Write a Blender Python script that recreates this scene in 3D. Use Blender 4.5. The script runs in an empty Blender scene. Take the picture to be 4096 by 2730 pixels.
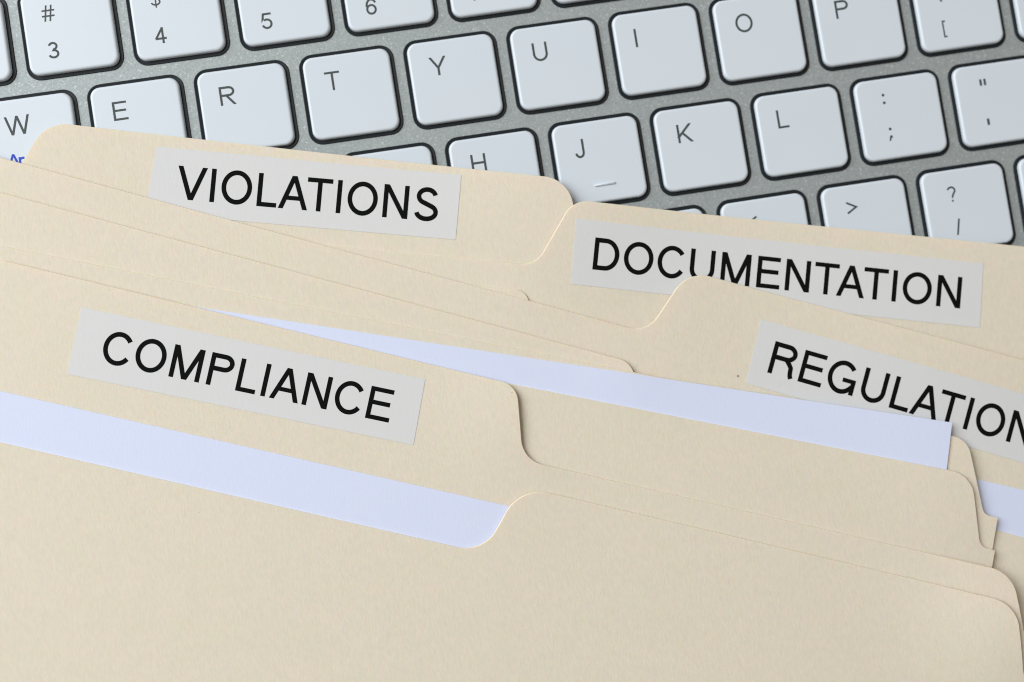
import bpy, bmesh, math, random
from mathutils import Matrix, Vector
from mathutils.geometry import delaunay_2d_cdt

random.seed(4)
MM = 0.001                      # all measures below are in millimetres
scene = bpy.context.scene
col = scene.collection

# ------------------------------------------------------------------ camera
cam = bpy.data.cameras.new('camera')
camo = bpy.data.objects.new('camera', cam)
col.objects.link(camo)
ROT = [[0.985905, 0.154444, -0.064332], [-0.156932, 0.986968, -0.035589], [0.057997, 0.045183, 0.997294]]
POS = [-10.904, -46.989, 211.753]
m = Matrix(ROT).to_4x4()
m.translation = Vector(POS) * MM
camo.matrix_world = m
cam.sensor_width = 36.0
cam.lens = 36.0 * 4700.0 / 4096.0
cam.clip_start = 0.01
cam.clip_end = 20.0
cam.dof.use_dof = True
cam.dof.focus_distance = 0.2075
cam.dof.aperture_fstop = 7.0
scene.camera = camo

# ------------------------------------------------------------------ room light
world = bpy.data.worlds.new('World')
scene.world = world
world.use_nodes = True
bg = world.node_tree.nodes['Background']
bg.inputs[0].default_value = (1.0, 0.88, 0.74, 1)
bg.inputs[1].default_value = 0.27

def area(name, loc, target, size, size_y, power, color):
    l = bpy.data.lights.new(name, 'AREA')
    l.shape = 'RECTANGLE'
    l.size, l.size_y = size, size_y
    l.energy = power
    l.color = color
    o = bpy.data.objects.new(name, l)
    col.objects.link(o)
    o.location = loc
    d = Vector(target) - Vector(loc)
    o.rotation_euler = d.to_track_quat('-Z', 'Y').to_euler()
    return o
area('window_light', (-0.80, 0.47, 0.82), (0, 0, 0), 1.0, 1.0, 19.8, (0.935, 0.98, 1.0))

scene.cycles.filter_width = 1.1
scene.view_settings.view_transform = 'Standard'
scene.view_settings.look = 'None'
scene.view_settings.exposure = 0.0
scene.view_settings.gamma = 1.0
scene.view_settings.use_curve_mapping = False

# ------------------------------------------------------------------ materials
def new_mat(name):
    mt = bpy.data.materials.new(name)
    mt.use_nodes = True
    nt = mt.node_tree
    return mt, nt, nt.nodes['Principled BSDF']

def node(nt, kind, **kw):
    n = nt.nodes.new(kind)
    for k, v in kw.items():
        setattr(n, k, v)
    return n

def ramp(nt, src, stops):
    r = node(nt, 'ShaderNodeValToRGB')
    el = r.color_ramp.elements
    while len(el) < len(stops):
        el.new(0.5)
    for e, (p, c) in zip(el, stops):
        e.position = p
        e.color = (*c, 1) if len(c) == 3 else c
    nt.links.new(src, r.inputs[0])
    return r.outputs[0]

def noise(nt, vec, scale, detail=2.0, rough=0.5):
    n = node(nt, 'ShaderNodeTexNoise')
    n.inputs['Scale'].default_value = scale
    n.inputs['Detail'].default_value = detail
    n.inputs['Roughness'].default_value = rough
    nt.links.new(vec, n.inputs['Vector'])
    return n.outputs[0]

def mix(nt, fac, a, b, mode='MIX'):
    n = node(nt, 'ShaderNodeMix', data_type='RGBA', blend_type=mode)
    for sock, v in ((0, fac), (6, a), (7, b)):
        if hasattr(v, 'links') or hasattr(v, 'is_linked'):
            nt.links.new(v, n.inputs[sock])
        elif sock == 0:
            n.inputs[0].default_value = v
        else:
            n.inputs[sock].default_value = (*v, 1)
    return n.outputs[2]

def obj_coords(nt, stretch=(1, 1, 1), rot=0.0):
    tc = node(nt, 'ShaderNodeTexCoord')
    mp = node(nt, 'ShaderNodeMapping')
    mp.inputs['Scale'].default_value = stretch
    mp.inputs['Rotation'].default_value = (0, 0, rot)
    nt.links.new(tc.outputs['Object'], mp.inputs[0])
    return mp.outputs[0]

def bump(nt, height, strength, dist, bsdf):
    b = node(nt, 'ShaderNodeBump')
    b.inputs['Strength'].default_value = strength
    b.inputs['Distance'].default_value = dist
    nt.links.new(height, b.inputs['Height'])
    nt.links.new(b.outputs[0], bsdf.inputs['Normal'])

def card_material(name, base, warm, speck=True, fibre=1.0):
    """Pressed card or paper: cloudy pulp, fine fibres, a few dark specks."""
    mt, nt, bs = new_mat(name)
    v = obj_coords(nt)
    vf = obj_coords(nt, (1.0, 0.30, 1.0), 0.25)
    cloud = noise(nt, v, 130.0, 4.0, 0.6)
    fib = noise(nt, vf, 2600.0, 3.0, 0.65)
    fine = noise(nt, v, 5200.0, 2.0, 0.6)
    mott = noise(nt, v, 420.0, 5.0, 0.65)
    blend = node(nt, 'ShaderNodeMath', operation='ADD')
    nt.links.new(cloud, blend.inputs[0])
    nt.links.new(mott, blend.inputs[1])
    half = node(nt, 'ShaderNodeMath', operation='MULTIPLY')
    nt.links.new(blend.outputs[0], half.inputs[0])
    half.inputs[1].default_value = 0.5
    c = mix(nt, ramp(nt, half.outputs[0], [(0.40, (0, 0, 0)), (0.60, (1, 1, 1))]), base, warm)
    lo = tuple(x * (1 - 0.05 * fibre) for x in (1.0, 1.0, 1.0))
    hi = tuple(x * (1 + 0.03 * fibre) for x in (1.0, 1.0, 1.0))
    c = mix(nt, 1.0, c, ramp(nt, fib, [(0.3, lo), (0.7, hi)]), 'MULTIPLY')
    if speck:
        vo = node(nt, 'ShaderNodeTexVoronoi')
        vo.inputs['Scale'].default_value = 150.0
        nt.links.new(v, vo.inputs['Vector'])
        gate = noise(nt, v, 47.0, 1.0)
        dist = node(nt, 'ShaderNodeMath', operation='DIVIDE')
        nt.links.new(vo.outputs['Distance'], dist.inputs[0])
        g2 = ramp(nt, gate, [(0.46, (0.03,) * 3), (0.62, (1, 1, 1))])
        nt.links.new(g2, dist.inputs[1])
        f = ramp(nt, dist.outputs[0], [(0.026, (0.75,) * 3), (0.042, (0, 0, 0))])
        c = mix(nt, f, c, (0.16, 0.13, 0.10))
    nt.links.new(c, bs.inputs['Base Color'])
    bs.inputs['Roughness'].default_value = 0.72
    if speck:                                   # thin card lets a little warm light through
        bs.inputs['Subsurface Weight'].default_value = 0.4
        bs.inputs['Subsurface Radius'].default_value = (1.0, 0.55, 0.22)
        bs.inputs['Subsurface Scale'].default_value = 0.0006
    bs.inputs['Specular IOR Level'].default_value = 0.22
    add = node(nt, 'ShaderNodeMath', operation='ADD')
    nt.links.new(fib, add.inputs[0])
    nt.links.new(fine, add.inputs[1])
    bump(nt, add.outputs[0], 0.35, 0.00006, bs)
    return mt

M_MANILA = card_material('manila_card', (0.816, 0.728, 0.598), (0.850, 0.726, 0.616))
M_PAPER = card_material('white_paper', (0.715, 0.772, 0.985), (0.720, 0.777, 0.980), speck=False, fibre=0.25)
M_LABEL = card_material('label_paper', (0.725, 0.728, 0.735), (0.715, 0.722, 0.735), speck=False, fibre=0.2)

def plain(name, color, rough=0.5, spec=0.4, metal=0.0):
    mt, nt, bs = new_mat(name)
    bs.inputs['Base Color'].default_value = (*color, 1)
    bs.inputs['Roughness'].default_value = rough
    bs.inputs['Specular IOR Level'].default_value = spec
    bs.inputs['Metallic'].default_value = metal
    return mt

M_CUT_HIGHLIGHT = plain('manila_cut_edge_highlight', (0.85, 0.762, 0.60), 0.8, 0.15)  # raw pulp tone that also paints the pale highlight along card edges
M_INK = plain('black_toner', (0.003, 0.0035, 0.0035), 0.8, 0.1)

def key_material():
    mt, nt, bs = new_mat('white_key_plastic')
    v = obj_coords(nt)
    n = noise(nt, v, 3200.0, 3.0, 0.6)
    big = noise(nt, v, 60.0, 2.0)
    c = mix(nt, ramp(nt, big, [(0.3, (0, 0, 0)), (0.7, (1, 1, 1))]), (0.672, 0.740, 0.815), (0.688, 0.752, 0.825))
    nt.links.new(c, bs.inputs['Base Color'])
    bs.inputs['Roughness'].default_value = 0.38
    bs.inputs['Specular IOR Level'].default_value = 0.45
    bump(nt, n, 0.25, 0.00004, bs)
    return mt
M_KEY = key_material()
M_SKIRT = plain('black_key_well', (0.012, 0.016, 0.020), 0.48, 0.25)
M_LEGEND = plain('grey_legend_ink', (0.065, 0.078, 0.080), 0.6, 0.3)
M_BLUE = plain('blue_legend_ink', (0.035, 0.075, 0.55), 0.6, 0.3)

def plate_material():
    mt, nt, bs = new_mat('silver_sparkle_paint')
    v = obj_coords(nt)
    n = noise(nt, v, 3000.0, 3.0, 0.7)
    vo = node(nt, 'ShaderNodeTexVoronoi')
    vo.inputs['Scale'].default_value = 4200.0
    nt.links.new(v, vo.inputs['Vector'])
    sep = node(nt, 'ShaderNodeSeparateColor')
    nt.links.new(vo.outputs['Color'], sep.inputs[0])
    c = ramp(nt, sep.outputs[0], [(0.0, (0.34, 0.375, 0.382)), (0.7, (0.395, 0.435, 0.44)), (0.95, (0.44, 0.472, 0.48)), (1.0, (0.58, 0.61, 0.63))])
    nt.links.new(c, bs.inputs['Base Color'])
    bs.inputs['Metallic'].default_value = 0.4
    rr = ramp(nt, n, [(0.3, (0.56,) * 3), (0.7, (0.70,) * 3)])
    nt.links.new(rr, bs.inputs['Roughness'])
    add = node(nt, 'ShaderNodeMath', operation='ADD')
    nt.links.new(n, add.inputs[0])
    nt.links.new(sep.outputs[1], add.inputs[1])
    bump(nt, add.outputs[0], 0.32, 0.00003, bs)
    return mt
M_PLATE = plate_material()

def desk_material():
    mt, nt, bs = new_mat('pale_desk_laminate')
    v = obj_coords(nt, (1, 8, 1))
    n = noise(nt, v, 9.0, 5.0, 0.6)
    c = ramp(nt, n, [(0.3, (0.42, 0.36, 0.29)), (0.7, (0.52, 0.45, 0.37))])
    nt.links.new(c, bs.inputs['Base Color'])
    bs.inputs['Roughness'].default_value = 0.5
    return mt
M_DESK = desk_material()

# ------------------------------------------------------------------ helpers
def tag(o, label, category, group=None):
    o['label'] = label
    o['category'] = category
    if group:
        o['group'] = group

def link_mesh(name, me, mat, parent=None, loc=(0, 0, 0)):
    o = bpy.data.objects.new(name, me)
    if mat is not None and not me.materials:
        me.materials.append(mat)
    col.objects.link(o)
    o.location = Vector(loc) * MM
    if parent:
        o.parent = parent
    return o

def empty(name, loc=(0, 0, 0)):
    o = bpy.data.objects.new(name, None)
    o.empty_display_size = 0.01
    col.objects.link(o)
    o.location = Vector(loc) * MM
    return o

def mesh_from(name, verts, faces, smooth=False):
    me = bpy.data.meshes.new(name)
    me.from_pydata([tuple(c * MM for c in v) for v in verts], [], faces)
    me.update()
    if smooth:
        for p in me.polygons:
            p.use_smooth = True
    return me

def fillet(pts, step=0.5):
    """Closed outline of (x, y, radius) corners -> dense rounded outline."""
    out = []
    n = len(pts)
    for i in range(n):
        p0, p1, p2 = (Vector(pts[(i + k - 1) % n][:2]) for k in range(3))
        r = pts[i][2]
        a, b = (p0 - p1), (p2 - p1)
        la, lb = a.length, b.length
        a.normalize(); b.normalize()
        ang = a.angle(b)
        if r < 0.05 or abs(ang - math.pi) < 1e-3:
            out.append(p1.copy())
            continue
        tl = min(r / math.tan(ang / 2), la * 0.48, lb * 0.48)
        rr = tl * math.tan(ang / 2)
        s, e = p1 + a * tl, p1 + b * tl
        c = p1 + (a + b).normalized() * (rr / math.sin(ang / 2))
        v0, v1 = s - c, e - c
        sweep = math.pi - ang
        k = max(3, int(rr * sweep / step))
        sg = 1 if (v0.x * v1.y - v0.y * v1.x) > 0 else -1
        for j in range(k + 1):
            t = sg * sweep * j / k
            out.append(c + Vector((v0.x * math.cos(t) - v0.y * math.sin(t), v0.x * math.sin(t) + v0.y * math.cos(t))))
    return out

def densify(pts, step):
    out = []
    n = len(pts)
    for i in range(n):
        a, b = pts[i], pts[(i + 1) % n]
        k = max(1, int((b - a).length / step))
        for j in range(k):
            out.append(a.lerp(b, j / k))
    return out

def inside(p, poly):
    r = False
    j = len(poly) - 1
    for i in range(len(poly)):
        a, b = poly[i], poly[j]
        if (a.y > p.y) != (b.y > p.y) and p.x < (b.x - a.x) * (p.y - a.y) / (b.y - a.y) + a.x:
            r = not r
        j = i
    return r

SHEETS = [
    ('violations', 0.6, 0.22, [(16.6, -14.1, 1.1, 20.6), (-73.6, 10.3, 0.3, 15.9)], [(-82.69, 4.88, 0.32), (-79.06, 3.71, 1.98), (-72.85, 11.65, 5.95), (17.0, -12.1, 5.71), (18.13, -24.07, 3.17), (21.51, -25.53, 0.4), (208.02, -75.02, 0.79), (138.99, -291.97, 0.4), (-134.04, -203.19, 0.4)]),
    ('documentation', 0.02, 0.22, [(14.4, -22.0, 0.35, 12.7), (93.3, -42.0, 0.3, 23.8)], [(-165.16, 17.96, 0.4), (8.96, -26.85, 4.76), (17.58, -16.11, 4.6), (111.0, -39.97, 4.76), (114.41, -49.26, 3.17), (116.84, -49.96, 0.4), (53.83, -265.68, 0.4), (-209.7, -185.71, 0.4)]),
    ('blank_low', 0.02, 0.22, [(5.6, -32.6, 0.12, 6.3)], [(-80.98, -21.42, 0.32), (-77.22, -22.63, 1.59), (-72.95, -12.87, 2.38), (6.41, -30.9, 2.54), (7.88, -40.77, 1.98), (146.78, -76.48, 0.4), (89.95, -265.71, 0.4), (-124.58, -198.32, 0.4)]),
    ('regulation', 0.02, 0.22, [(32.7, -36.8, 0.45, 13.5), (82.8, -53.4, 0.5, 23.8), (-9.1, -25.6, 0.12, 23.8)], [(-116.84, 22.05, 0.4), (26.95, -41.87, 4.92), (36.21, -31.91, 5.87), (128.58, -72.25, 4.76), (130.98, -82.08, 3.17), (156.21, -93.54, 0.4), (58.77, -281.16, 0.4), (-197.75, -168.84, 0.4)]),
    ('paper_right', 0.02, 0.1, [], [(-55.1, -21.87, 0.08), (141.71, -101.46, 0.08), (71.66, -253.94, 0.08), (-113.54, -171.46, 0.08)]),
    ('regulation_front', 0.02, 0.22, [], [(-112.06, 0.71, 0.4), (143.43, -113.68, 1.59), (62.48, -281.61, 0.4), (-191.57, -176.87, 0.4)]),
    ('blank_left', 0.02, 0.22, [(22.1, -47.4, 0.25, 7.1)], [(-131.24, 21.9, 0.4), (22.73, -46.46, 3.57), (25.46, -57.01, 1.59), (78.12, -80.63, 0.32), (3.18, -238.98, 0.4), (-203.07, -160.28, 0.4)]),
    ('inner_back', 0.02, 0.22, [(82.0, -78.8, 0.5, 13.5)], [(-146.64, 14.05, 0.4), (81.54, -69.97, 3.81), (82.24, -84.03, 2.54), (84.74, -84.89, 0.08), (27.66, -248.4, 0.4), (-197.9, -147.05, 0.4)]),
    ('paper_middle', 0.02, 0.1, [(75.6, -68.2, 0.25, 15.9)], [(-173.94, 13.98, 0.08), (79.14, -66.52, 0.08), (21.01, -260.12, 0.08), (-217.27, -174.57, 0.08)]),
    ('inner_front', 0.02, 0.22, [(80.5, -81.7, 0.25, 11.9)], [(-147.23, 7.3, 0.4), (80.8, -76.34, 4.92), (80.38, -89.4, 3.02), (83.02, -90.6, 0.08), (25.97, -254.34, 0.4), (-202.52, -159.96, 0.4)]),
    ('compliance', 0.03, 0.22, [(2.3, -52.5, 0.9, 10.3), (85.1, -102.9, 1.9, 13.5), (-61.8, -20.0, 0.15, 23.8)], [(-161.06, 10.09, 0.4), (-90.54, -19.45, 3.17), (-85.26, -11.04, 3.57), (2.07, -47.49, 3.65), (1.07, -60.78, 5.08), (84.78, -94.69, 5.71), (85.06, -112.31, 2.38), (89.35, -114.39, 0.32), (35.34, -267.16, 0.4), (-209.7, -165.3, 0.4)]),
    ('paper_front', 0.02, 0.1, [], [(-166.04, -2.28, 0.08), (77.59, -100.77, 0.08), (4.62, -274.84, 0.08), (-223.47, -169.33, 0.08)]),
    ('front', 0.02, 0.22, [(84.2, -105.0, 0.7, 13.5), (-3.7, -70.1, 0.2, 11.1)], [(-156.75, -14.99, 0.4), (-8.33, -75.8, 6.35), (-0.05, -65.24, 6.83), (83.9, -99.96, 5.71), (83.45, -113.44, 2.38), (87.18, -115.33, 0.32), (30.29, -273.0, 0.4), (-218.24, -184.02, 0.4)]),
]
LABELS = [
    ('violations', 'VIOLATIONS', [(-54.54, 4.62), (-1.67, -8.49), (-4.49, -19.87), (-58.14, -6.84)], (-52.61, -5.18), (-7.27, -16.18), 6.004),
    ('documentation', 'DOCUMENTATION', [(17.49, -19.5), (90.89, -38.81), (88.2, -50.38), (14.75, -30.97)], (18.97, -28.98), (85.14, -46.34), 5.798),
    ('regulation', 'REGULATION', [(48.0, -42.58), (103.79, -68.2), (98.98, -79.36), (43.39, -53.6)], (47.53, -52.29), (93.24, -73.51), 5.945),
    ('compliance', 'COMPLIANCE', [(-70.87, -22.1), (-13.73, -43.89), (-17.56, -54.98), (-74.96, -33.22)], (-69.13, -32.02), (-21.28, -50.42), 5.776),
]


LAYER = {s[0]: i for i, s in enumerate(SHEETS)}

def sheet_z(name, x, y):
    """Height of the upper face of one sheet of the pile: gaps and curls add up from the keys."""
    z = 0.0
    for n, gap, th, bumps, _ in SHEETS:
        z += gap + th
        for bx, by, a, s in bumps:
            z += a * math.exp(-((x - bx) ** 2 + (y - by) ** 2) / (s * s))
        if n == name:
            return z

def slab(name, outline, th, zf, grid, rim_flare=0.0):
    """A sheet with real thickness whose faces follow zf(x, y)."""
    pts = densify(outline, grid * 0.6)
    n = len(pts)
    xs = [p.x for p in pts]; ys = [p.y for p in pts]
    co = list(pts)
    x = min(xs) + grid * 0.5
    while x < max(xs):
        y = min(ys) + grid * 0.5
        while y < max(ys):
            p = Vector((x, y))
            if -130 < x < 120 and -140 < y < 60 and inside(p, pts):
                if min((p - q).length_squared for q in pts) > (grid * 0.3) ** 2:
                    co.append(p)
            y += grid
        x += grid
    vs, es, fs, *_ = delaunay_2d_cdt(co, [], [list(range(n))], 1, 1e-5)
    k = len(vs)
    faces = []
    edge = {}
    for f in fs:
        f = list(f)
        ar = sum(vs[f[i]].x * vs[f[(i + 1) % 3]].y - vs[f[(i + 1) % 3]].x * vs[f[i]].y for i in range(3))
        if ar < 0:
            f.reverse()
        faces.append(f)
        faces.append([i + k for i in reversed(f)])
        for i in range(3):
            edge[(f[i], f[(i + 1) % 3])] = 1
    nsm = len(faces)
    push = {}                                   # lower rim flared so the painted edge highlight shows from above
    for (a, b) in edge:
        if (b, a) not in edge:
            d = (vs[b] - vs[a]).normalized()
            for q in (a, b):
                push[q] = push.get(q, Vector((0, 0))) + Vector((d.y, -d.x))
    low = [v + push[i].normalized() * rim_flare if i in push else v for i, v in enumerate(vs)]
    verts = [(v.x, v.y, zf(v.x, v.y)) for v in vs] + [(v.x, v.y, zf(v.x, v.y) - th) for v in low]
    for (a, b) in edge:
        if (b, a) not in edge:
            faces.append([b, a, a + k, b + k])
    me = mesh_from(name, verts, faces)
    for i, p in enumerate(me.polygons):
        p.use_smooth = i < nsm
        p.material_index = 1 if i >= nsm and rim_flare else 0
    # crisp rim between the faces and the cut edge
    bm = bmesh.new(); bm.from_mesh(me)
    for e in bm.edges:
        if len(e.link_faces) == 2 and (e.link_faces[0].smooth != e.link_faces[1].smooth):
            e.smooth = False
    bm.to_mesh(me); bm.free()
    return me

# ------------------------------------------------------------------ lettering (own stroke alphabet, cap height 1)
def stroke(pts, w, closed=False):
    pts = [Vector(p) for p in pts]
    n = len(pts)
    L, R = [], []
    for i in range(n):
        if closed:
            a, b = pts[i - 1], pts[(i + 1) % n]
            d1, d2 = (pts[i] - a).normalized(), (b - pts[i]).normalized()
        else:
            d1 = (pts[i] - pts[i - 1]).normalized() if i else (pts[1] - pts[0]).normalized()
            d2 = (pts[i + 1] - pts[i]).normalized() if i < n - 1 else d1
        n1, n2 = Vector((-d1.y, d1.x)), Vector((-d2.y, d2.x))
        mm = (n1 + n2)
        mm = mm / max(0.3, mm.length_squared) * 2.0
        mm = mm * (w / 2)
        L.append(pts[i] + mm); R.append(pts[i] - mm)
    q = []
    for i in range(n if closed else n - 1):
        j = (i + 1) % n
        q.append([L[i], L[j], R[j], R[i]])
    return q

def arc(cx, cy, rx, ry, a0, a1, n=22):
    return [(cx + rx * math.cos(math.radians(a0 + (a1 - a0) * i / n)), cy + ry * math.sin(math.radians(a0 + (a1 - a0) * i / n))) for i in range(n + 1)]

def ring(cx, cy, rx, ry, w, n=44):
    return stroke(arc(cx, cy, rx, ry, 0, 360, n)[:-1], w, True)

def rect(x0, y0, x1, y1):
    return [[Vector((x0, y0)), Vector((x1, y0)), Vector((x1, y1)), Vector((x0, y1))]]

def hdiag(x0, y0, x1, y1, w):
    dx, dy = x1 - x0, y1 - y0
    h = w / 2 * math.hypot(dx, dy) / abs(dy)
    return [[Vector((x0 - h, y0)), Vector((x0 + h, y0)), Vector((x1 + h, y1)), Vector((x1 - h, y1))]]

def glyph(ch, w):
    """quads and advance width of one character"""
    h = w / 2
    if ch == 'I': return rect(.195 - h, 0, .195 + h, 1), .39
    if ch == 'V': return hdiag(.085, 1, .465, 0, w) + hdiag(.845, 1, .465, 0, w), .93
    if ch == 'A': return hdiag(.085, 0, .465, 1, w) + hdiag(.845, 0, .465, 1, w) + rect(.20, .33 - h * .9, .73, .33 + h * .9), .93
    if ch == 'O': return ring(.543, .5, .475 - h, .515 - h, w), 1.087
    if ch == 'L': return rect(.105, 0, .105 + w, 1) + rect(.105, 0, .72, w * .94), .776
    if ch == 'T': return rect(.03, 1 - w * .94, .825, 1) + rect(.4275 - h, 0, .4275 + h, 1), .853
    if ch == 'N': return rect(.105, 0, .105 + w, 1) + rect(.90 - w, 0, .90, 1) + hdiag(.105 + h * 1.1, 1, .90 - h * 1.1, 0, w), 1.008
    if ch == 'M': return rect(.105, 0, .105 + w, 1) + rect(1.06 - w, 0, 1.06, 1) + hdiag(.105 + h * 1.15, 1, .5825, 0, w) + hdiag(1.06 - h * 1.15, 1, .5825, 0, w), 1.163
    if ch == 'E': return rect(.11, 0, .11 + w, 1) + rect(.11, 1 - w * .94, .845, 1) + rect(.11, .525 - h * .94, .80, .525 + h * .94) + rect(.11, 0, .865, w * .94), .931
    if ch == 'H': return rect(.11, 0, .11 + w, 1) + rect(.90 - w, 0, .90, 1) + rect(.11, .53 - h, .90, .53 + h), 1.008
    if ch == 'D':
        p = [(.11, 1 - h), (.48, 1 - h)] + arc(.48, .5, .445 - h, .5 - h, 90, -90)[1:] + [(.11, h)]
        return rect(.11, 0, .11 + w, 1) + stroke(p, w), 1.008
    if ch == 'P':
        p = [(.11, 1 - h), (.52, 1 - h)] + arc(.56, .5 + .23, .30 - h, .27 - h, 90, -90, 16)[1:] + [(.11, .46 + h)]
        return rect(.11, 0, .11 + w, 1) + stroke(p, w), .931
    if ch == 'R':
        p = [(.11, 1 - h), (.56, 1 - h)] + arc(.60, .73, .31 - h, .27 - h, 90, -90, 16)[1:] + [(.11, .46 + h)]
        if w > .13:     # the label printer's face: upright lower leg
            leg = stroke([(.60, .46 + h), (.72, .42), (.80, .32), (.815, .16), (.835, .07), (.875, 0)], w)
        else:
            leg = hdiag(.50, .46, .865, 0, w)
        return rect(.11, 0, .11 + w, 1) + stroke(p, w) + leg, 1.0
    if ch == 'C':
        return stroke(arc(.53, .5, .465 - h, .515 - h, 36, 326, 34), w), 1.008
    if ch == 'G':
        return stroke(arc(.54, .5, .475 - h, .515 - h, 40, 330, 34), w) + rect(.56, .50 - w * .9, .99, .50) + rect(.99 - w, .02, .99, .50), 1.087
    if ch == 'U':
        p = [(.105 + h, 1), (.105 + h, .38)] + arc(.505, .38, .40 - h, .395 - h, 180, 360)[1:] + [(.905 - h, 1)]
        return stroke(p, w), 1.008
    if ch == 'S':
        p = arc(.465, .735, .335 - h, .28 - h, 12, 235, 22) + arc(.465, .265, .375 - h, .28 - h, 62, -172, 24)
        return stroke(p, w), .93
    if ch == 'J':
        p = [(.58 - h, 1), (.58 - h, .29)] + arc(.315, .29, .265 - h, .31 - h, 0, -172, 14)[1:]
        return stroke(p, w), .69
    if ch == 'K': return rect(.105, 0, .105 + w, 1) + hdiag(.85, 1, .14, .30, w) + hdiag(.36, .56, .86, 0, w), .93
    if ch == 'Y': return rect(.465 - h, 0, .465 + h, .46) + hdiag(.075, 1, .465, .40, w) + hdiag(.855, 1, .465, .40, w), .93
    if ch == 'W': return hdiag(.07, 1, .36, 0, w) + hdiag(.655, 1, .36, 0, w) + hdiag(.655, 1, .95, 0, w) + hdiag(1.24, 1, .95, 0, w), 1.31
    if ch == 'r': return rect(.09, 0, .09 + w, .72) + stroke(arc(.40, .44, .31 - h, .28 - h, 178, 62, 8), w), .46
    if ch == '3':
        p = arc(.37, .745, .29 - h, .265 - h, 165, -78, 18) + arc(.37, .275, .33 - h, .285 - h, 88, -165, 20)
        return stroke(p, w), .776
    if ch == '4': return rect(.50 - h, 0, .50 + h, 1) + rect(.04, .24, .72, .24 + w) + stroke([(.50, .95), (.07, .24 + h)], w), .776
    if ch == '5':
        p = [(.68, 1 - h), (.20, 1 - h), (.115, .50)] + arc(.37, .325, .335 - h, .33 - h, 125, -165, 24)
        return stroke(p, w), .776
    if ch == '6':
        return ring(.385, .325, .325 - h, .335 - h, w, 30) + stroke(arc(.41, .56, .35 - h, .45 - h, 25, 190, 18), w), .776
    if ch == '7': return rect(.06, 1 - w, .70, 1) + stroke([(.64, 1 - h), (.46, .66), (.34, .36), (.28, 0)], w), .776
    if ch == '#': return hdiag(.30, 1, .14, 0, w * .85) + hdiag(.60, 1, .44, 0, w * .85) + rect(0, .62, .76, .62 + w * .85) + rect(-.02, .28, .74, .28 + w * .85), .776
    if ch == '$': 
        g = [[Vector((v.x * .80, v.y * .84 + .08)) for v in q] for q in glyph('S', w)[0]]
        return g + rect(.375 - h * .7, -.06, .375 + h * .7, 1.08), .776
    if ch == ':': return ring2(.1, .62) + ring2(.1, .12), .39
    if ch == ';': return ring2(.1, .62) + ring2(.1, .12) + stroke([(.14, .12), (.13, .0), (.07, -.14)], w * .8), .39
    if ch == '"': return rect(.05, .62, .05 + w * 1.1, 1) + rect(.30, .62, .30 + w * 1.1, 1), .5
    if ch == "'": return rect(.10, .62, .10 + w * 1.2, 1), .28
    if ch == '?':
        return stroke(arc(.34, .73, .29 - h, .27 - h, 165, -40, 18) + [(.40, .42), (.355, .25)], w) + rect(.34 - h, 0, .34 + h, w * 1.1), .7
    if ch == '/': return hdiag(.30, 1.02, .05, -.02, w), .39
    if ch == '>': return stroke([(.0, .86), (.60, .52), (.0, .18)], w), .8
    if ch == '<': return stroke([(.60, .86), (.0, .52), (.60, .18)], w), .8
    if ch == '[': return stroke([(.28, 1.0), (.08, 1.0), (.08, -.12), (.28, -.12)], w * .85), .39
    if ch == '{': return stroke([(.34, 1.05), (.24, 1.02), (.20, .92), (.20, .60), (.05, .48), (.20, .36), (.20, .04), (.24, -.06), (.34, -.09)], w * .85), .46
    raise KeyError(ch)

def ring2(x, y, r=.095):
    c = [Vector((x + r + r * math.cos(a * math.pi / 6), y + r * math.sin(a * math.pi / 6))) for a in range(12)]
    return [c]

def union(quads, step=None):
    """Merge overlapping stroke pieces into one flat triangulated shape."""
    co, fc = [], []
    for q in quads:
        ar = sum(q[i].x * q[(i + 1) % len(q)].y - q[(i + 1) % len(q)].x * q[i].y for i in range(len(q)))
        if abs(ar) < 1e-9:
            continue
        if ar < 0:
            q = list(reversed(q))
        fc.append(list(range(len(co), len(co) + len(q))))
        co.extend(q)
    vs, es, fs, ov, oe, of = delaunay_2d_cdt(co, [], fc, 1, 1e-5)
    out = []
    for f, src in zip(fs, of):
        if not src:                    # an enclosed counter, not ink
            continue
        f = list(f)
        ar = sum(vs[f[i]].x * vs[f[(i + 1) % len(f)]].y - vs[f[(i + 1) % len(f)]].x * vs[f[i]].y for i in range(len(f)))
        out.append(f if ar > 0 else f[::-1])
    return vs, out

KERN = {'LA': -.01, 'AT': -.09, 'TA': -.09, 'LI': .0, 'AN': .0}

# ------------------------------------------------------------------ the desk under everything
me = mesh_from('desk', [(-900, -700, -17), (900, -700, -17), (900, 500, -17), (-900, 500, -17)], [[0, 1, 2, 3]])
desk = link_mesh('desk', me, M_DESK)
desk['kind'] = 'structure'

# ------------------------------------------------------------------ keyboard
keyboard = empty('keyboard', (0, 0, -17))
tag(keyboard, 'silver grey computer keyboard with square white keys lying under the manila folders', 'keyboard')
Z_PLATE = -0.95                                   # key tops are at z = 0
PX, PY = 19.05, 18.72
CAP_W, CAP_H = 15.75, 15.05

def rrect(w, hgt, r, n=7):
    pts = []
    for cx, cy, a0 in ((w / 2 - r, hgt / 2 - r, 0), (-w / 2 + r, hgt / 2 - r, 90), (-w / 2 + r, -hgt / 2 + r, 180), (w / 2 - r, -hgt / 2 + r, 270)):
        for i in range(n + 1):
            a = math.radians(a0 + 90 * i / n)
            pts.append((cx + r * math.cos(a), cy + r * math.sin(a)))
    return pts

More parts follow.
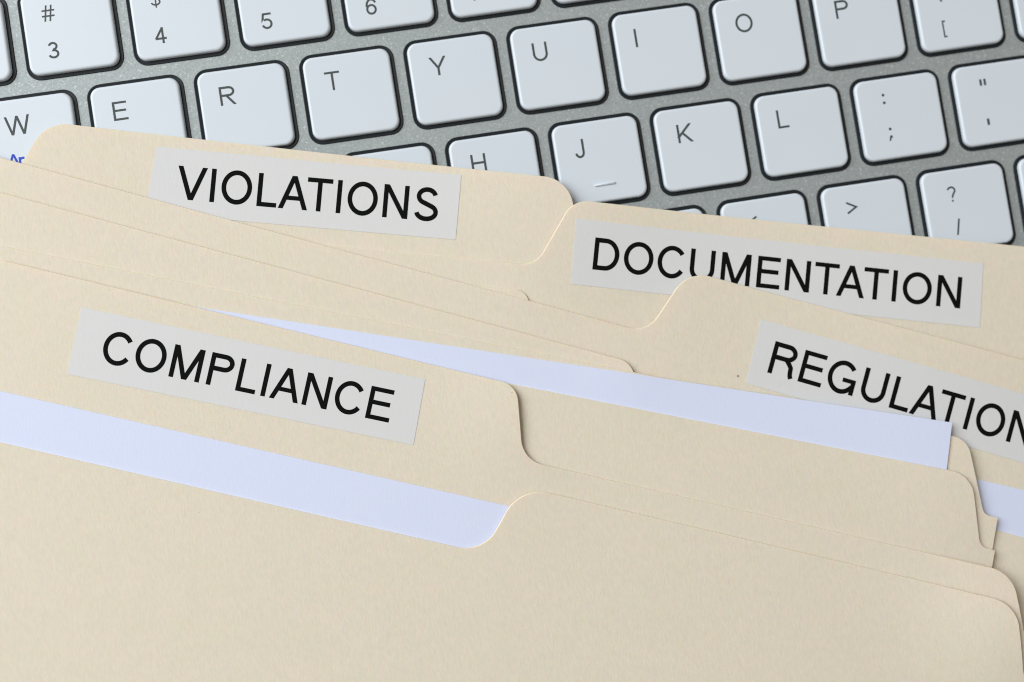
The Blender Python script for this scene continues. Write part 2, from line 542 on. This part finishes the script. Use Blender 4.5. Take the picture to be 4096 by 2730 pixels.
def lofted(name, rings, cap=True, dish=None):
    """Rings of (outline, z) from bottom to top, closed on top."""
    verts, faces = [], []
    n = len(rings[0][0])
    for pts, z in rings:
        verts += [(x, y, z) for x, y in pts]
    for k in range(len(rings) - 1):
        for i in range(n):
            j = (i + 1) % n
            faces.append([k * n + i, k * n + j, (k + 1) * n + j, (k + 1) * n + i])
    faces.append([(len(rings) - 1) * n + i for i in range(n)])
    return mesh_from(name, verts, faces, True)

def cap_mesh(w, hh):
    rg = []
    R = 1.75
    rg.append((rrect(w + .10, hh + .10, R + .05), -.80))
    e = .36
    for i in range(7):
        a = math.radians(90 * i / 6)
        ins = .45 * (1 - math.cos(a))
        rg.append((rrect(w - 2 * ins, hh - 2 * ins, R - ins * .6), -e + e * math.sin(a) - (0 if i else .02)))
    rg.append((rrect(w - 1.15, hh - 1.15, R - .40), .0))
    me = lofted('key', rg)
    me.polygons[len(me.polygons) - 1].use_smooth = False
    return me

def skirt_mesh(w, hh):
    rg = [(rrect(w + 1.55, hh + 1.55, 2.5), Z_PLATE - 1.0), (rrect(w + 1.55, hh + 1.55, 2.5), Z_PLATE + .10),
          (rrect(w + 1.42, hh + 1.42, 2.45), Z_PLATE + .17), (rrect(w + 1.25, hh + 1.25, 2.35), Z_PLATE + .18), (rrect(w + 1.0, hh + 1.0, 2.2), Z_PLATE + .12), (rrect(w + .3, hh + .3, 1.85), Z_PLATE + .10)]
    return lofted('key_skirt', rg)

MESH = {}
def legend(parent, ch, x, y, cap, w, mat=None, center=False):
    """print ch on a key; x, y = left edge and baseline in the key's own frame"""
    key = (ch, cap, w)
    if key not in MESH:
        vs, fs = union(glyph(ch, w)[0])
        x0 = min(v.x for v in vs); x1 = max(v.x for v in vs)
        MESH[key] = (mesh_from('legend', [((v.x - x0) * cap, v.y * cap, 0.0) for v in vs], fs), (x1 - x0) * cap)
    me, wd = MESH[key]
    o = link_mesh('legend', me, mat or M_LEGEND, parent, (x - (wd / 2 if center else 0), y, .012))
    return o

def key_center(row, c):
    off = {0: 1.0, 1: 1.5, 2: 1.75, 3: 2.25}[row]
    return ((off + c + .5 - 7.0) * PX - (.2 if row == 0 else 0), (1.5 - row) * PY)

ROWS = {0: '234567890-', 1: 'QWERTYUIOP[]', 2: "ASDFGHJKL;'", 3: 'ZXCVBNM,./'}
START = {0: 1, 1: 0, 2: 0, 3: 0}
def add_key(ch, row, cx, cy, w=CAP_W, hh=CAP_H):
    mk = ('cap', w, hh)
    if mk not in MESH:
        MESH[mk] = (cap_mesh(w, hh), skirt_mesh(w, hh))
    k = link_mesh('key', MESH[mk][0], M_KEY, keyboard, (cx, cy, 17 + random.uniform(-.02, .0)))
    k.rotation_euler = (random.uniform(-.0018, .0018), random.uniform(-.0018, .0018), random.uniform(-.002, .002))
    link_mesh('key_skirt', MESH[mk][1], M_SKIRT, k)
    L, T = -w / 2, hh / 2
    if ch in 'WERTYUIOPHJKL':
        legend(k, ch, L + 3.62, T - 3.05 - 3.42, 3.42, .122)
    if ch == 'W':
        legend(k, 'A', L + 3.2, T - 12.25, 2.45, .16, M_BLUE)
        legend(k, 'r', L + 5.2, T - 12.25, 2.45, .16, M_BLUE)
    if ch == 'J':
        b = rrect(3.9, .42, .2, 3)
        me = lofted('homing_bar', [(b, -.06), (b, .16), (rrect(3.75, .27, .13, 3), .24)])
        link_mesh('homing_bar', me, M_KEY, k, (.25, T - 11.9, 0))
    up = {'3': '#', '4': '$'}
    if ch in '34567':
        legend(k, ch, L + 4.6, -hh / 2 + 2.6, 2.95, .13, None, True)
    if ch in up:
        legend(k, up[ch], L + 4.6, -hh / 2 + 9.35, 2.95, .12, None, True)
    if ch == '[':
        legend(k, '[', L + 4.6, -hh / 2 + 2.75, 2.6, .13, None, True)
        legend(k, '{', L + 4.6, -hh / 2 + 9.4, 2.6, .13, None, True)
    if ch == ';':
        legend(k, ':', L + 5.1, T - 4.9, 2.9, .13, None, True)
        legend(k, ';', L + 5.25, T - 11.35, 2.9, .13, None, True)
    if ch == "'":
        legend(k, '"', L + 5.3, T - 6.0, 3.2, .125, None, True)
        legend(k, "'", L + 5.1, T - 13.5, 3.2, .125, None, True)
    if ch == '/':
        legend(k, '?', L + 5.3, T - 6.0, 2.9, .115, None, True)
        legend(k, '/', L + 5.5, T - 12.2, 2.9, .115, None, True)
    if ch == '.':
        legend(k, '>', L + 5.3, T - 5.75, 2.95, .12, None, True)
    if ch == ',':
        legend(k, '<', L + 5.3, T - 5.75, 2.95, .12, None, True)
    return k

for row, chars in ROWS.items():
    for i, ch in enumerate(chars):
        cx, cy = key_center(row, i + START[row])
        add_key(ch, row, cx, cy)
# wide keys at the ends of the lower rows
cx, cy = key_center(2, 11); add_key('_', 2, cx + PX * .62, cy, CAP_W + PX * 1.25)
cx, cy = key_center(3, 10); add_key('_', 3, cx + PX * .87, cy, CAP_W + PX * 1.75)
cx, cy = key_center(2, -1); add_key('_', 2, cx - PX * .37, cy, CAP_W + PX * .75)
cx, cy = key_center(3, -1); add_key('_', 3, cx - PX * .62, cy, CAP_W + PX * 1.25)
add_key('_', 4, -18.0, -2.5 * PY, CAP_W + PX * 5.2)

body = [(rrect(300, 120, 6), -17.0), (rrect(302, 122, 7), -15.5), (rrect(302, 122, 7), Z_PLATE - .9), (rrect(301, 121, 6.6), Z_PLATE - .25), (rrect(300, 120, 6), Z_PLATE)]
me = lofted('plate', [([(x + 0, y + 1) for x, y in p], z) for p, z in body])
for p in me.polygons:
    p.use_smooth = len(p.vertices) == 4
link_mesh('plate', me, M_PLATE, keyboard, (0, 0, 17))

# ------------------------------------------------------------------ folders and papers
S = {s[0]: s for s in SHEETS}
def sheet(name, obj_name, mat, parent=None):
    _, gap, th, bumps, corners = S[name]
    card = mat is M_MANILA
    me = slab(obj_name, fillet(corners), th, lambda x, y: sheet_z(name, x, y), 4.0, .09 if card else 0.0)
    me.materials.append(mat)
    if card:
        me.materials.append(M_CUT_HIGHLIGHT)
    return link_mesh(obj_name, me, None, parent)

def folder(parts, label, group='manila folders fanned out over the keyboard'):
    f = empty('manila_folder', (0, -60, 0))
    f.location.z = 0
    tag(f, label, 'folder', group)
    for sname, pname in parts:
        o = sheet(sname, pname, M_MANILA)
        o.parent = f
        o.matrix_parent_inverse = Matrix.Translation(-f.location)
    return f

def sticker(f, name):
    _, text, quad, a, b, cap = next(l for l in LABELS if l[0] == name)
    zf = lambda x, y: sheet_z(name, x, y) + .06
    poly = [Vector(q) for q in quad]
    lab = link_mesh('label_sticker', slab('label_sticker', poly, .05, zf, 4.0), M_LABEL)
    lab.parent = f
    lab.matrix_parent_inverse = Matrix.Translation(-f.location)
    A, B = Vector(a), Vector(b)
    W = .146
    pen, items = 0.0, []
    for i, ch in enumerate(text):
        g, adv = glyph(ch, W)
        items.append((g, pen))
        pen += adv + KERN.get(text[i:i + 2], 0.0)
    x0 = min(v.x + p for g, p in items[:1] for q in g for v in q)
    x1 = max(v.x + p for g, p in items[-1:] for q in g for v in q)
    sx = (B - A).length / (x1 - x0)
    d = (B - A).normalized()
    up = Vector((-d.y, d.x))
    for g, p in items:
        vs, fs = union([[Vector(((v.x + p - x0) * sx, v.y * cap)) for v in q] for q in g])
        vv = []
        for v in vs:
            q = A + d * v.x + up * v.y
            vv.append((q.x, q.y, zf(q.x, q.y) + .014))
        o = link_mesh('letter', mesh_from('letter', vv, fs), M_INK)
        o.parent = lab
    return lab

f = folder([('violations', 'back_flap')], 'manila folder with its tab label reading VIOLATIONS, lying directly on the keys')
sticker(f, 'violations')
f = folder([('documentation', 'back_flap')], 'manila folder with its tab label reading DOCUMENTATION, beside the VIOLATIONS tab')
sticker(f, 'documentation')
folder([('blank_low', 'back_flap')], 'manila folder showing only a rounded blank tab corner between VIOLATIONS and DOCUMENTATION folders')
f = folder([('regulation', 'back_flap'), ('regulation_front', 'front_flap')], 'manila folder with its tab label reading REGULATION, overlapping the DOCUMENTATION label')
sticker(f, 'regulation')
folder([('blank_left', 'back_flap')], 'unlabelled manila folder lying between the REGULATION folder and the COMPLIANCE folder')
folder([('inner_back', 'back_flap'), ('inner_front', 'front_flap')], 'unlabelled manila folder holding a white sheet right behind the COMPLIANCE folder')
f = folder([('compliance', 'back_flap')], 'manila folder with its tab label reading COMPLIANCE')
sticker(f, 'compliance')
folder([('front', 'back_flap')], 'topmost unlabelled manila folder with blank rounded tab, over the COMPLIANCE folder')

for sname, lab in (('paper_right', 'white sheet inside the REGULATION folder, showing as a short strip below its label'),
                   ('paper_middle', 'white sheet crossing the lower edge of the REGULATION label, its right corner showing'),
                   ('paper_front', 'white sheet below the COMPLIANCE label, behind the topmost folder')):
    o = sheet(sname, 'paper_sheet', M_PAPER)
    tag(o, lab, 'paper', 'white paper sheets between the folders')
